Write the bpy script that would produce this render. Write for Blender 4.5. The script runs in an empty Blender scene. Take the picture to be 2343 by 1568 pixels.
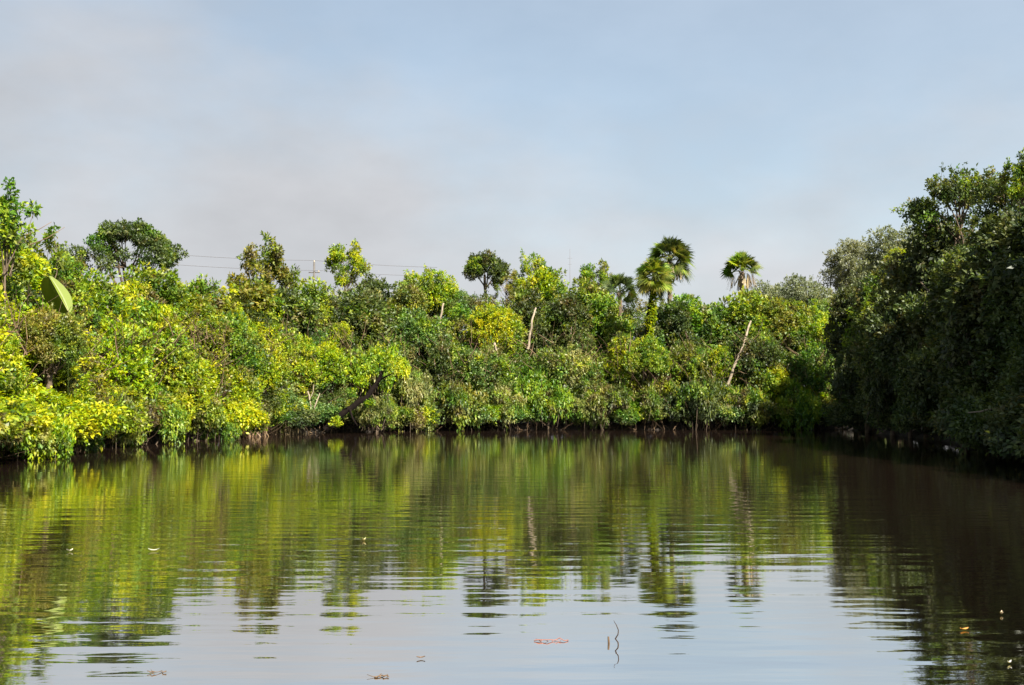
import bpy, math, random
import numpy as np
from mathutils import Vector

sc = bpy.context.scene
COL = sc.collection
R = math.radians

# ------------------------------------------------------------------ camera
CAM_H, FOC = 1.3, 2512.0            # eye height (m); focal length in units of a 2343-wide picture
PITCH = math.atan(149.0 / FOC)
cd = bpy.data.cameras.new('camera')
cam = bpy.data.objects.new('camera', cd); COL.objects.link(cam)
cam.location = (0, 0, CAM_H)
cam.rotation_euler = (math.pi / 2 + PITCH, 0, 0)
cd.sensor_width = 36.0
cd.lens = 36.0 * FOC / 2343.0
cd.clip_start, cd.clip_end = 0.1, 5000
sc.camera = cam

# ------------------------------------------------------------------ light, sky, exposure
SUN_AZ, SUN_EL = 144.0, 43.0        # azimuth clockwise from the view direction (+Y), elevation
sdir = Vector((math.sin(R(SUN_AZ)) * math.cos(R(SUN_EL)), math.cos(R(SUN_AZ)) * math.cos(R(SUN_EL)), math.sin(R(SUN_EL))))
sl = bpy.data.lights.new('sun', 'SUN'); sl.energy = 5.0; sl.angle = R(0.5); sl.color = (1.0, 0.93, 0.82)
sun = bpy.data.objects.new('sun', sl); COL.objects.link(sun)
sun.rotation_euler = (-sdir).to_track_quat('-Z', 'Y').to_euler()
sun.location = (40, -20, 40)

w = bpy.data.worlds.new('World'); sc.world = w; w.use_nodes = True
nt = w.node_tree; nt.nodes.clear()
def N(tree, typ, **kw):
    n = tree.nodes.new(typ)
    for k, v in kw.items(): setattr(n, k, v)
    return n
def L(tree, a, b): tree.links.new(a, b)
wo = N(nt, 'ShaderNodeOutputWorld'); bg = N(nt, 'ShaderNodeBackground')
sky = N(nt, 'ShaderNodeTexSky', sky_type='NISHITA', sun_disc=False)
sky.sun_elevation = R(SUN_EL); sky.sun_rotation = R(SUN_AZ)
sky.air_density = 1.0; sky.dust_density = 1.2; sky.ozone_density = 1.0
SKY_K = 0.065
tc = N(nt, 'ShaderNodeTexCoord'); sep = N(nt, 'ShaderNodeSeparateXYZ'); L(nt, tc.outputs['Generated'], sep.inputs[0])
# thin cloud veil: soft large noise over the sky directions, thicker low down and to the left
mp = N(nt, 'ShaderNodeMapping'); mp.inputs['Scale'].default_value = (2.2, 2.2, 4.2); mp.inputs['Location'].default_value = (0.35, 0.2, 0.1)
L(nt, tc.outputs['Generated'], mp.inputs[0])
ns = N(nt, 'ShaderNodeTexNoise'); ns.inputs['Scale'].default_value = 1.5; ns.inputs['Detail'].default_value = 6; ns.inputs['Roughness'].default_value = 0.52
L(nt, mp.outputs[0], ns.inputs['Vector'])
rx = N(nt, 'ShaderNodeMapRange'); rx.inputs[1].default_value = -0.5; rx.inputs[2].default_value = 0.35; rx.inputs[3].default_value = 0.20; rx.inputs[4].default_value = -0.16; L(nt, sep.outputs['X'], rx.inputs[0])
rz = N(nt, 'ShaderNodeMapRange'); rz.inputs[1].default_value = 0.02; rz.inputs[2].default_value = 0.36; rz.inputs[3].default_value = 0.58; rz.inputs[4].default_value = -0.20; L(nt, sep.outputs['Z'], rz.inputs[0])
a1 = N(nt, 'ShaderNodeMath', operation='ADD'); L(nt, ns.outputs['Fac'], a1.inputs[0]); L(nt, rx.outputs[0], a1.inputs[1])
a2 = N(nt, 'ShaderNodeMath', operation='ADD'); L(nt, a1.outputs[0], a2.inputs[0]); L(nt, rz.outputs[0], a2.inputs[1])
cr = N(nt, 'ShaderNodeMapRange'); cr.interpolation_type = 'SMOOTHSTEP'; cr.inputs[1].default_value = 0.36; cr.inputs[2].default_value = 0.92; cr.inputs[3].default_value = 0.48; cr.inputs[4].default_value = 0.97; L(nt, a2.outputs[0], cr.inputs[0])
# veil brightness: a little brighter towards the sun side
rb = N(nt, 'ShaderNodeMapRange'); rb.inputs[1].default_value = -0.45; rb.inputs[2].default_value = 0.45; rb.inputs[3].default_value = 2.65; rb.inputs[4].default_value = 3.2; L(nt, sep.outputs['X'], rb.inputs[0])
cv = N(nt, 'ShaderNodeVectorMath', operation='SCALE'); cv.inputs[0].default_value = (0.975, 0.982, 1.02); mp2 = N(nt, 'ShaderNodeMapping'); mp2.inputs['Scale'].default_value = (3.0, 3.0, 6.0); mp2.inputs['Location'].default_value = (4.1, 1.2, 0.6); L(nt, tc.outputs['Generated'], mp2.inputs[0])
ns2 = N(nt, 'ShaderNodeTexNoise'); ns2.inputs['Scale'].default_value = 1.6; ns2.inputs['Detail'].default_value = 7; ns2.inputs['Roughness'].default_value = 0.55; L(nt, mp2.outputs[0], ns2.inputs['Vector'])
rc = N(nt, 'ShaderNodeMapRange'); rc.inputs[1].default_value = 0.35; rc.inputs[2].default_value = 0.7; rc.inputs[3].default_value = 0.98; rc.inputs[4].default_value = 1.2; L(nt, ns2.outputs['Fac'], rc.inputs[0])
mlt = N(nt, 'ShaderNodeMath', operation='MULTIPLY'); L(nt, rb.outputs[0], mlt.inputs[0]); L(nt, rc.outputs[0], mlt.inputs[1])
L(nt, mlt.outputs[0], cv.inputs['Scale'])
mx = N(nt, 'ShaderNodeMixRGB'); L(nt, cr.outputs[0], mx.inputs['Fac']); tn = N(nt, 'ShaderNodeMixRGB', blend_type='MULTIPLY'); tn.inputs['Fac'].default_value = 1; tn.inputs['Color2'].default_value = (0.86, 0.98, 0.93, 1)
L(nt, sky.outputs[0], tn.inputs['Color1']); L(nt, tn.outputs[0], mx.inputs['Color1']); L(nt, cv.outputs[0], mx.inputs['Color2'])
L(nt, mx.outputs[0], bg.inputs['Color']); bg.inputs['Strength'].default_value = SKY_K
L(nt, bg.outputs[0], wo.inputs[0])

sc.view_settings.view_transform = 'Standard'; sc.view_settings.look = 'None'
sc.view_settings.exposure = 1.68; sc.view_settings.gamma = 1.0
sc.render.engine = 'CYCLES'
sc.cycles.max_bounces = 6; sc.cycles.diffuse_bounces = 3; sc.cycles.glossy_bounces = 3; sc.cycles.transmission_bounces = 4
sc.cycles.caustics_reflective = False; sc.cycles.caustics_refractive = False

# ------------------------------------------------------------------ picture -> place
cp, sp_ = math.cos(PITCH), math.sin(PITCH)
def ray(u, v):
    x, y = (u - 1171.5) / FOC, (784.0 - v) / FOC
    return Vector((x, cp - y * sp_, sp_ + y * cp))
def at(u, v, D):
    r = ray(u, v); return Vector((0, 0, CAM_H)) + r * (D / r.y)
def on_water(u, v):
    r = ray(u, v); return Vector((0, 0, CAM_H)) + r * (-CAM_H / r.z)

BANK = [(-400, 17.5), (-100, 24), (0, 27), (130, 30.5), (200, 35), (350, 40), (510, 45), (530, 49), (660, 54.5), (800, 58),
        (1000, 62), (1250, 64), (1500, 64), (1750, 64), (1915, 66), (1955, 60), (2020, 53), (2110, 45), (2230, 36), (2343, 28), (2500, 22), (2900, 15.5)]
BU = np.array([b[0] for b in BANK], float); BD = np.array([b[1] for b in BANK], float)
def bankD(u): return float(np.interp(u, BU, BD))
LAG = [((u - 1171.5) / FOC * d, d) for u, d in BANK] + [(11.5, 5), (12.5, -45), (-13, -45), (-11.8, 5)]

# ------------------------------------------------------------------ mesh helpers
def mesh_np(name, verts, faces_flat, counts, tint=None, smooth=False):
    me = bpy.data.meshes.new(name)
    verts = np.asarray(verts, np.float32).reshape(-1, 3)
    faces_flat = np.asarray(faces_flat, np.int32); counts = np.asarray(counts, np.int32)
    me.vertices.add(len(verts)); me.vertices.foreach_set('co', verts.ravel())
    me.loops.add(len(faces_flat)); me.loops.foreach_set('vertex_index', faces_flat)
    me.polygons.add(len(counts))
    st = np.concatenate([[0], np.cumsum(counts)[:-1]]).astype(np.int32)
    me.polygons.foreach_set('loop_start', st); me.polygons.foreach_set('loop_total', counts)
    if smooth: me.polygons.foreach_set('use_smooth', np.ones(len(counts), bool))
    me.update(calc_edges=True)
    if tint is not None:
        at_ = me.attributes.new('tint', 'FLOAT', 'FACE'); at_.data.foreach_set('value', np.asarray(tint, np.float32))
    return me
def leaf_mesh(name, lv, tint):
    n = len(lv)
    return mesh_np(name, lv.reshape(-1, 3), np.arange(n * 4), np.full(n, 4), tint)

class Tubes:
    """collects tapered bent tubes"""
    def __init__(s): s.v = []; s.f = []; s.c = []; s.t = []; s.n = 0
    def add(s, pts, radii, sides=6, tint=0.5, cap=True):
        pts = [Vector(p) for p in pts]; k = len(pts)
        ref = None
        for i, p in enumerate(pts):
            d = (pts[min(i + 1, k - 1)] - pts[max(i - 1, 0)]).normalized()
            if ref is None: ref = d.orthogonal().normalized()
            ref = (ref - d * ref.dot(d)); ref = ref.normalized() if ref.length > 1e-6 else d.orthogonal().normalized()
            b = d.cross(ref)
            for j in range(sides):
                a = 2 * math.pi * j / sides
                s.v.append(tuple(p + (ref * math.cos(a) + b * math.sin(a)) * radii[i]))
        for i in range(k - 1):
            for j in range(sides):
                a, b2 = s.n + i * sides + j, s.n + i * sides + (j + 1) % sides
                s.f += [a, b2, b2 + sides, a + sides]; s.c.append(4); s.t.append(tint)
        if cap:
            s.f += [s.n + (k - 1) * sides + j for j in range(sides)]; s.c.append(sides); s.t.append(tint)
        s.n += k * sides
    def mesh(s, name): return mesh_np(name, s.v, s.f, s.c, s.t, smooth=True)

def put(name, me, mat, parent=None, loc=(0, 0, 0)):
    o = bpy.data.objects.new(name, me); COL.objects.link(o); o.location = loc
    if not me.materials: me.materials.append(mat)
    elif me.materials[0] != mat:
        o.material_slots[0].link = 'OBJECT'; o.material_slots[0].material = mat
    if parent: o.parent = parent
    return o
def tag(o, label=None, cat=None, group=None, kind=None):
    if label: o['label'] = label
    if cat: o['category'] = cat
    if group: o['group'] = group
    if kind: o['kind'] = kind
    return o
def thing(name, loc, label, cat, group=None, rz=0.0, scale=(1, 1, 1)):
    o = bpy.data.objects.new(name, None); COL.objects.link(o); o.empty_display_size = 0.3
    o.location = loc; o.rotation_euler = (0, 0, rz); o.scale = scale
    return tag(o, label, cat, group)

# ------------------------------------------------------------------ materials
def leaf_material(name, dark, mid, light, patchy=None, trans=0.42, gloss=0.022):
    m = bpy.data.materials.new(name); m.use_nodes = True; t = m.node_tree; t.nodes.clear()
    out = N(t, 'ShaderNodeOutputMaterial')
    at_ = N(t, 'ShaderNodeAttribute', attribute_name='tint')
    def ramp(d, c, l):
        r = N(t, 'ShaderNodeValToRGB'); e = r.color_ramp.elements
        e[0].position = 0.08; e[0].color = (*d, 1); e[1].position = 0.92; e[1].color = (*l, 1)
        k = e.new(0.5); k.color = (*c, 1)
        L(t, at_.outputs['Fac'], r.inputs[0]); return r.outputs[0]
    col = ramp(dark, mid, light)
    if patchy:                      # other species growing through: patches of other leaf colours fixed in the place
        ge = N(t, 'ShaderNodeNewGeometry')
        for i, (d2, m2, l2, sc_, lo, hi) in enumerate(patchy):
            mpp = N(t, 'ShaderNodeMapping'); mpp.inputs['Location'].default_value = (i * 17.3, i * 5.1, i * 9.7); L(t, ge.outputs['Position'], mpp.inputs[0])
            no = N(t, 'ShaderNodeTexNoise'); no.inputs['Scale'].default_value = sc_; no.inputs['Detail'].default_value = 3; L(t, mpp.outputs[0], no.inputs['Vector'])
            mr = N(t, 'ShaderNodeMapRange'); mr.inputs[1].default_value = lo; mr.inputs[2].default_value = hi; L(t, no.outputs['Fac'], mr.inputs[0])
            mm = N(t, 'ShaderNodeMixRGB'); L(t, mr.outputs[0], mm.inputs['Fac']); L(t, col, mm.inputs['Color1']); L(t, ramp(d2, m2, l2), mm.inputs['Color2'])
            col = mm.outputs[0]
    oi = N(t, 'ShaderNodeObjectInfo')
    hv = N(t, 'ShaderNodeMapRange'); hv.inputs[3].default_value = 0.485; hv.inputs[4].default_value = 0.515; L(t, oi.outputs['Random'], hv.inputs[0])
    hs = N(t, 'ShaderNodeHueSaturation'); L(t, hv.outputs[0], hs.inputs['Hue']); L(t, col, hs.inputs['Color'])
    df = N(t, 'ShaderNodeBsdfDiffuse'); L(t, hs.outputs[0], df.inputs['Color'])
    tr = N(t, 'ShaderNodeBsdfTranslucent')
    tm = N(t, 'ShaderNodeMixRGB', blend_type='MULTIPLY'); tm.inputs['Fac'].default_value = 1; tm.inputs['Color2'].default_value = (1.45, 1.35, 0.6, 1)
    L(t, hs.outputs[0], tm.inputs['Color1']); L(t, tm.outputs[0], tr.inputs['Color'])
    m1 = N(t, 'ShaderNodeMixShader'); m1.inputs[0].default_value = trans; L(t, df.outputs[0], m1.inputs[1]); L(t, tr.outputs[0], m1.inputs[2])
    gl = N(t, 'ShaderNodeBsdfGlossy'); gl.inputs['Roughness'].default_value = 0.5; gl.inputs['Color'].default_value = (1, 1, 1, 1)
    m2 = N(t, 'ShaderNodeMixShader'); m2.inputs[0].default_value = gloss; L(t, m1.outputs[0], m2.inputs[1]); L(t, gl.outputs[0], m2.inputs[2])
    L(t, m2.outputs[0], out.inputs[0])
    return m
def bark_material(name, dark, light, scale=6.0):
    m = bpy.data.materials.new(name); m.use_nodes = True; t = m.node_tree; b = t.nodes['Principled BSDF']
    at_ = N(t, 'ShaderNodeAttribute', attribute_name='tint')
    tcn = N(t, 'ShaderNodeTexCoord'); no = N(t, 'ShaderNodeTexNoise'); no.inputs['Scale'].default_value = scale; no.inputs['Detail'].default_value = 5
    L(t, tcn.outputs['Object'], no.inputs['Vector'])
    ad = N(t, 'ShaderNodeMath', operation='ADD'); L(t, at_.outputs['Fac'], ad.inputs[0]); L(t, no.outputs['Fac'], ad.inputs[1])
    mr = N(t, 'ShaderNodeMapRange'); mr.inputs[1].default_value = 0.6; mr.inputs[2].default_value = 1.4; L(t, ad.outputs[0], mr.inputs[0])
    mm = N(t, 'ShaderNodeMixRGB'); mm.inputs['Color1'].default_value = (*dark, 1); mm.inputs['Color2'].default_value = (*light, 1); L(t, mr.outputs[0], mm.inputs['Fac'])
    L(t, mm.outputs[0], b.inputs['Base Color']); b.inputs['Roughness'].default_value = 0.9; b.inputs['Specular IOR Level'].default_value = 0.08
    bu = N(t, 'ShaderNodeBump'); bu.inputs['Distance'].default_value = 0.02; bu.inputs['Strength'].default_value = 0.6; L(t, no.outputs['Fac'], bu.inputs['Height']); L(t, bu.outputs[0], b.inputs['Normal'])
    return m

YEL = ((0.055, 0.14, 0.004), (0.26, 0.36, 0.004), (0.50, 0.46, 0.008))
GRN = ((0.03, 0.085, 0.010), (0.11, 0.22, 0.012), (0.29, 0.35, 0.025))
OLV = ((0.05, 0.07, 0.012), (0.13, 0.16, 0.018), (0.29, 0.25, 0.045))
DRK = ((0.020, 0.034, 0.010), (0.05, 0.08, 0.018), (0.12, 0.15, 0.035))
BLU = ((0.03, 0.075, 0.016), (0.095, 0.18, 0.035), (0.27, 0.33, 0.11))
PAL = ((0.08, 0.11, 0.025), (0.20, 0.22, 0.06), (0.40, 0.36, 0.15))
BRN = ((0.05, 0.034, 0.016), (0.11, 0.095, 0.03), (0.23, 0.20, 0.06))
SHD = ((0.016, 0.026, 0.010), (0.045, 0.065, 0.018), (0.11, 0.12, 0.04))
SOFT = [(*GRN, 0.7, 0.46, 0.62), (*YEL, 0.9, 0.56, 0.72), (*BRN, 1.1, 0.55, 0.69), (*DRK, 0.8, 0.58, 0.72)]
M = {k: leaf_material('leaf ' + k, *v, patchy=SOFT) for k, v in dict(yellow=YEL, green=GRN, olive=OLV, blue=BLU, pale=PAL, brown=BRN).items()}
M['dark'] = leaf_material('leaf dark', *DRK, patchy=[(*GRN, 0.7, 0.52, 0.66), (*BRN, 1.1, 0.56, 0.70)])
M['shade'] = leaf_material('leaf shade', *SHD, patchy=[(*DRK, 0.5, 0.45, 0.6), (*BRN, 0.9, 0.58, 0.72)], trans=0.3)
M['grey'] = leaf_material('leaf grey', (0.10, 0.12, 0.06), (0.17, 0.195, 0.11), (0.27, 0.28, 0.17))  # distance haze put into the leaf colour: greyed leaves for the far-back trees
M['mix_left'] = leaf_material('leaf mix left', *GRN, patchy=[(*YEL, 0.45, 0.31, 0.45), (*BRN, 0.5, 0.52, 0.62), (*DRK, 0.4, 0.58, 0.68)])
M['mix_far'] = leaf_material('leaf mix far', *GRN, patchy=[(*BLU, 0.35, 0.44, 0.56), (*YEL, 0.5, 0.56, 0.66), (*BRN, 0.45, 0.50, 0.60), (*DRK, 0.36, 0.53, 0.64), (*PAL, 0.6, 0.56, 0.66)])
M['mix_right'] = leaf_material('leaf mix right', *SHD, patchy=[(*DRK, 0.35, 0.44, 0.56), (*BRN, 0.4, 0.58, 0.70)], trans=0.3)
M['bark'] = bark_material('grey brown bark', (0.05, 0.035, 0.025), (0.17, 0.13, 0.09))
M['pale_bark'] = bark_material('pale bark', (0.13, 0.10, 0.07), (0.36, 0.30, 0.22))
M['dark_bark'] = bark_material('dark wet bark', (0.003, 0.002, 0.002), (0.013, 0.009, 0.007))
M['twig'] = bark_material('twigs', (0.03, 0.018, 0.012), (0.22, 0.15, 0.09), 2.0)
M['dead_frond'] = leaf_material('dead palm frond', (0.10, 0.07, 0.04), (0.25, 0.17, 0.08), (0.40, 0.30, 0.16), trans=0.25)

# ------------------------------------------------------------------ leaves
def unit(a): return a / np.maximum(np.linalg.norm(a, axis=-1, keepdims=True), 1e-9)
def leaves_at(rng, cen, outw, k, ll, wd, spread=0.9, droop=0.0, base_t=None):
    """k leaves radiating from each twig end"""
    m = len(cen)
    c = np.repeat(cen, k, 0); o = np.repeat(outw, k, 0)
    d = unit(o * 0.65 + rng.normal(0, 1, (m * k, 3)) * spread * 0.75 + np.array([0, 0, 0.12 - droop]))
    up = unit(rng.normal(0, 0.55, (m * k, 3)) + np.array([0, 0, 0.8]) + o * 0.35)
    s = unit(np.cross(d, up)); nn = np.cross(s, d)
    l = ll * rng.uniform(0.65, 1.3, (m * k, 1)); wv = wd * rng.uniform(0.75, 1.25, (m * k, 1))
    c = c + d * l * 0.15 + rng.normal(0, ll * 0.28, (m * k, 3))
    tip = c + d * l - nn * l * 0.10
    mid = c + d * l * 0.48
    v = np.stack([c, mid + s * wv * 0.5 + nn * wv * 0.18, tip, mid - s * wv * 0.5 + nn * wv * 0.18], 1)
    if base_t is None: base_t = rng.uniform(0.15, 0.85, m)
    t = np.clip(np.repeat(base_t, k) * 0.68 + rng.uniform(0, 0.32, m * k), 0, 1)
    return v, t
def blob_leaves(rng, cen, rad, n, k=8, ll=0.125, wd=0.065, droop=0.0, shell=0.3, bt=None):
    d = unit(rng.normal(0, 1, (n, 3)))
    rr = 1.0 - np.abs(rng.normal(0, shell, (n, 1)))
    lum = unit(rng.normal(0, 1, (7, 3)))
    for q in lum: rr = rr + 0.27 * np.exp(-(1 - (d @ q))[:, None] / 0.12)
    p = np.array(cen) + d * rr * np.array(rad)
    if bt is None: bt = rng.uniform(0.1, 0.9)
    return leaves_at(rng, p, d, k, ll, wd, droop=droop, base_t=np.clip(bt + rng.normal(0, 0.30, n), 0, 1))

class Proto: pass
def finish(kind, V, T, tubes):
    p = Proto(); p.V = np.concatenate(V); p.T = np.concatenate(T); p.kind = kind
    f = p.V.reshape(-1, 3)
    p.W = float(np.percentile(np.abs(f[:, :2]), 97)) * 2; p.H = float(np.percentile(f[:, 2], 98.5))
    p.me = leaf_mesh(kind + '_foliage', p.V, p.T)
    p.stem = tubes.mesh(kind + '_stems')
    return p
def branch(tb, rng, a, b, r0, r1, bend=0.15, sides=5, seg=4, tint=0.5):
    a, b = Vector(a), Vector(b); ln = (b - a).length
    off = Vector(rng.normal(0, bend * ln, 3))
    pts = []; rad = []
    for i in range(seg + 1):
        q = i / seg
        pts.append(a.lerp(b, q) + off * math.sin(math.pi * q) * 0.6 + Vector(rng.normal(0, 0.012 * ln, 3)) * (0 < i < seg))
        rad.append(r0 + (r1 - r0) * q)
    tb.add(pts, rad, sides, tint)
def proto(kind, seed):
    rng = np.random.default_rng(seed); V = []; T = []; tb = Tubes()
    def bl(c, r, n, sprigs=3, **kw):
        v, t = blob_leaves(rng, c, r, n, **kw); V.append(v); T.append(t)
        for _ in range(sprigs):
            d = unit(rng.normal(0, 1, 3) + np.array([0, 0, 0.15])); b0 = np.array(c) + d * np.array(r) * 0.8
            ln = rng.uniform(0.10, 0.48); k_ = rng.integers(3, 6); bt = rng.uniform(0.1, 1.0)
            P_ = b0 + np.outer(np.linspace(0.3, 1, k_), d * ln) + rng.normal(0, .03, (k_, 3))
            v, t = leaves_at(rng, P_, np.tile(d, (k_, 1)), 5, kw.get('ll', .125), kw.get('wd', .065), base_t=np.full(k_, bt)); V.append(v); T.append(t)
            tb.add([Vector(b0), Vector(b0 + d * ln)], [0.008, 0.004], 3, 0.5, False)
    if kind == 'dome':
        cs = []
        while len(cs) < 17:
            d = unit(rng.normal(0, 1, 3))
            if d[2] < -0.45: continue
            c = np.array([d[0] * 1.05, d[1] * 1.05, 1.15 + d[2] * 1.0])
            if all(np.linalg.norm(c - o) > 0.5 for o in cs): cs.append(c)
        for c in cs:
            r = rng.uniform(0.36, 0.62); bl(c, (r, r, r * 0.85), int(98 * (r / 0.5) ** 2))
        for c in cs: branch(tb, rng, (rng.normal(0, .12), rng.normal(0, .12), -0.1), c, 0.045, 0.012)
    elif kind == 'tall':
        cs = []
        for i in range(24):
            z = 0.55 + 3.6 * (i / 23) ** 0.9; rad = 1.05 * (1 - (z / 4.75) ** 3.2) * rng.uniform(0.45, 1.0); a = rng.uniform(0, 6.283)
            cs.append(np.array([math.cos(a) * rad, math.sin(a) * rad, z]))
        for c in cs:
            r = rng.uniform(0.36, 0.60); bl(c, (r, r, r * 0.9), int(92 * (r / 0.5) ** 2))
        for q in range(3): branch(tb, rng, (rng.normal(0, .15), rng.normal(0, .15), -0.1), (rng.normal(0, .3), rng.normal(0, .3), 3.9), 0.06, 0.015, seg=6)
        for c in cs[::2]: branch(tb, rng, (0, 0, max(0.3, c[2] - 0.9)), c, 0.028, 0.008)
    elif kind == 'low':
        cs = []
        for i in range(18):
            a = rng.uniform(0, 6.283); rad = 1.45 * math.sqrt(rng.uniform(0, 1)); z = 0.28 + (1.15 - 0.45 * rad) * rng.uniform(0.3, 1)
            cs.append(np.array([math.cos(a) * rad, math.sin(a) * rad, z]))
        for c in cs:
            r = rng.uniform(0.32, 0.5); bl(c, (r, r, r * 0.7), int(88 * (r / 0.42) ** 2), droop=0.25)
        for c in cs:
            branch(tb, rng, (rng.normal(0, .3), rng.normal(0, .3), -0.15), c, 0.03, 0.009)
            branch(tb, rng, c, (c[0] + rng.normal(0, .25), c[1] + rng.normal(0, .25), -0.2), 0.012, 0.008)     # prop roots
    elif kind == 'tree':
        cs = []
        while len(cs) < 20:
            d = unit(rng.normal(0, 1, 3)); q = rng.uniform(0.55, 1.0)
            c = np.array([d[0] * 1.6 * q, d[1] * 1.6 * q, 3.7 + d[2] * 1.45 * q])
            if all(np.linalg.norm(c - o) > 0.6 for o in cs): cs.append(c)
        for c in cs:
            r = rng.uniform(0.42, 0.75); bl(c, (r, r, r * 0.75), int(95 * (r / 0.55) ** 2))
        branch(tb, rng, (0, 0, -0.2), (0.1, 0.05, 2.6), 0.13, 0.08, 0.04, 8, 6)
        for c in cs: branch(tb, rng, (0.1, 0.05, rng.uniform(1.9, 2.6)), c, 0.05, 0.012, 0.1)
    elif kind == 'ragged':
        for i in range(30):
            d = unit(rng.normal(0, 1, 3)); q = rng.uniform(0.45, 1.0); c = np.array([d[0] * 1.9 * q, d[1] * 1.9 * q, 3.6 + d[2] * 1.6 * q])
            r = rng.uniform(0.26, 0.46); bl(c, (r * 1.15, r * 1.15, r * 0.7), int(42 * (r / 0.4) ** 2), 2, ll=0.14, wd=0.075)
            branch(tb, rng, (rng.normal(0, .2), rng.normal(0, .2), rng.uniform(1.9, 3.0)), c, 0.045, 0.01, 0.12)
        branch(tb, rng, (0, 0, -0.2), (0, 0, 3.0), 0.14, 0.08, 0.05, 8, 6)
    elif kind == 'airy':
        for i in range(20):
            a = rng.uniform(0, 6.283); z = rng.uniform(1.6, 4.2); rad = 1.5 * math.sqrt(max(0.05, 1 - ((z - 2.4) / 2.1) ** 2)) * rng.uniform(0.5, 1)
            c = np.array([math.cos(a) * rad, math.sin(a) * rad, z])
            branch(tb, rng, (0, 0, max(0.8, z - 1.5)), c, 0.03, 0.006, 0.08)
            for j in range(3):
                cc = c + rng.normal(0, 0.26, 3); r = rng.uniform(0.14, 0.26)
                bl(cc, (r, r, r), 16, 1, k=6, ll=0.17, wd=0.085)
                branch(tb, rng, c, cc, 0.008, 0.004)
        branch(tb, rng, (0, 0, -0.2), (0, 0, 3.4), 0.08, 0.02, 0.05, 7, 6)
    elif kind == 'sprout':           # upright shoots, each with separate tufts of leaves
        for i in range(9):
            b0 = np.array([rng.normal(0, .15), rng.normal(0, .15), 0]); h = rng.uniform(1.3, 2.5); az = rng.uniform(0, 6.283); sp = rng.uniform(0.2, 0.9)
            top = b0 + np.array([math.cos(az) * sp, math.sin(az) * sp, h])
            branch(tb, rng, b0 - [0, 0, .2], top, 0.022, 0.006, 0.08)
            for j in range(5):
                q = 0.4 + 0.6 * j / 4; c = b0 + (top - b0) * q + rng.normal(0, 0.16, 3) * (j < 4)
                r = rng.uniform(0.07, 0.15); bl(c, (r, r, r), 7, 0, k=6, ll=0.16, wd=0.09)
    elif kind == 'umbrella':
        for i in range(46):
            a = rng.uniform(0, 6.283); q = math.sqrt(rng.uniform(0.02, 1)); rad = 2.2 * q
            z = 4.05 + 1.1 * math.sqrt(max(0, 1 - q * q)) - 0.15 * q + rng.normal(0, 0.12)
            if q > 0.75: z -= rng.uniform(0, 0.75)
            r = rng.uniform(0.26, 0.44); bl((math.cos(a) * rad, math.sin(a) * rad, z), (r, r, r * 0.7), int(52 * (r / 0.35) ** 2), 0, k=8, ll=0.13, wd=0.065)
            if i % 3 == 0: branch(tb, rng, (math.cos(a) * .25, math.sin(a) * .25, 3.6), (math.cos(a) * rad, math.sin(a) * rad, z - 0.1), 0.035, 0.01, 0.08)
        branch(tb, rng, (0, 0, -0.2), (0, 0, 2.7), 0.13, 0.10, 0.03, 8, 6)
        for a in (0.3, 1.6, 2.9, 4.2, 5.4): branch(tb, rng, (0, 0, 2.5), (math.cos(a) * 0.8, math.sin(a) * 0.8, 4.2), 0.07, 0.03, 0.08)
    elif kind == 'lollipop':
        for i in range(22):
            d = unit(rng.normal(0, 1, 3)); c = np.array([d[0] * 0.9, d[1] * 0.9, 3.3 + abs(d[2]) * 0.7 - 0.25 * (d[0] ** 2 + d[1] ** 2)])
            r = rng.uniform(0.26, 0.42); bl(c, (r, r, r * 0.85), int(105 * (r / 0.42) ** 2), 0, ll=0.12, wd=0.06)
        branch(tb, rng, (0, 0, -0.2), (0.05, 0, 3.0), 0.12, 0.07, 0.03, 8, 6)
        for a in (0.5, 2, 3.6, 5): branch(tb, rng, (0, 0, 2.3), (math.cos(a) * .8, math.sin(a) * .8, 3.4), 0.05, 0.02, 0.08)
    return finish(kind, V, T, tb)
PR = {}
for kind, n in (('dome', 5), ('tall', 4), ('low', 4), ('tree', 3), ('airy', 3), ('ragged', 2), ('sprout', 2), ('umbrella', 1), ('lollipop', 1)):
    PR[kind] = [proto(kind, 100 + 7 * i + len(kind) * 31) for i in range(n)]
PI_ = {k: 0 for k in PR}
rnd = random.Random(11)

# ------------------------------------------------------------------ ground and water
def dist_to_lagoon(X, Y):
    P = np.array(LAG); Q = np.roll(P, -1, 0)
    dmin = np.full(X.shape, 1e9); inside = np.zeros(X.shape, bool)
    for (ax, ay), (bx, by) in zip(P, Q):
        ex, ey = bx - ax, by - ay; t_ = np.clip(((X - ax) * ex + (Y - ay) * ey) / (ex * ex + ey * ey + 1e-9), 0, 1)
        dmin = np.minimum(dmin, np.hypot(X - ax - t_ * ex, Y - ay - t_ * ey))
        if abs(by - ay) > 1e-9:
            cond = ((ay > Y) != (by > Y)) & (X < (bx - ax) * (Y - ay) / (by - ay) + ax); inside ^= cond
    return np.where(inside, -dmin, dmin)
def ground_h(X, Y):
    d = dist_to_lagoon(X, Y)
    s = np.clip((d + 1.2) / 2.0, 0, 1); s = s * s * (3 - 2 * s)
    return -1.1 + 1.42 * s + 0.05 * np.sin(X * 1.7 + Y * 0.6) * s + 0.5 * np.clip((d - 1) / 12, 0, 1) * (1 + 0.2 * np.sin(X * .31) * np.cos(Y * .27))
xs = np.concatenate([np.linspace(-1500, -60, 14), np.linspace(-55, 55, 150), np.linspace(60, 1500, 14)])
ys = np.concatenate([np.linspace(-600, -60, 8), np.linspace(-55, 100, 200), np.linspace(110, 2500, 16)])
GX, GY = np.meshgrid(xs, ys); GZ = ground_h(GX, GY)
nx, ny = len(xs), len(ys)
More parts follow.
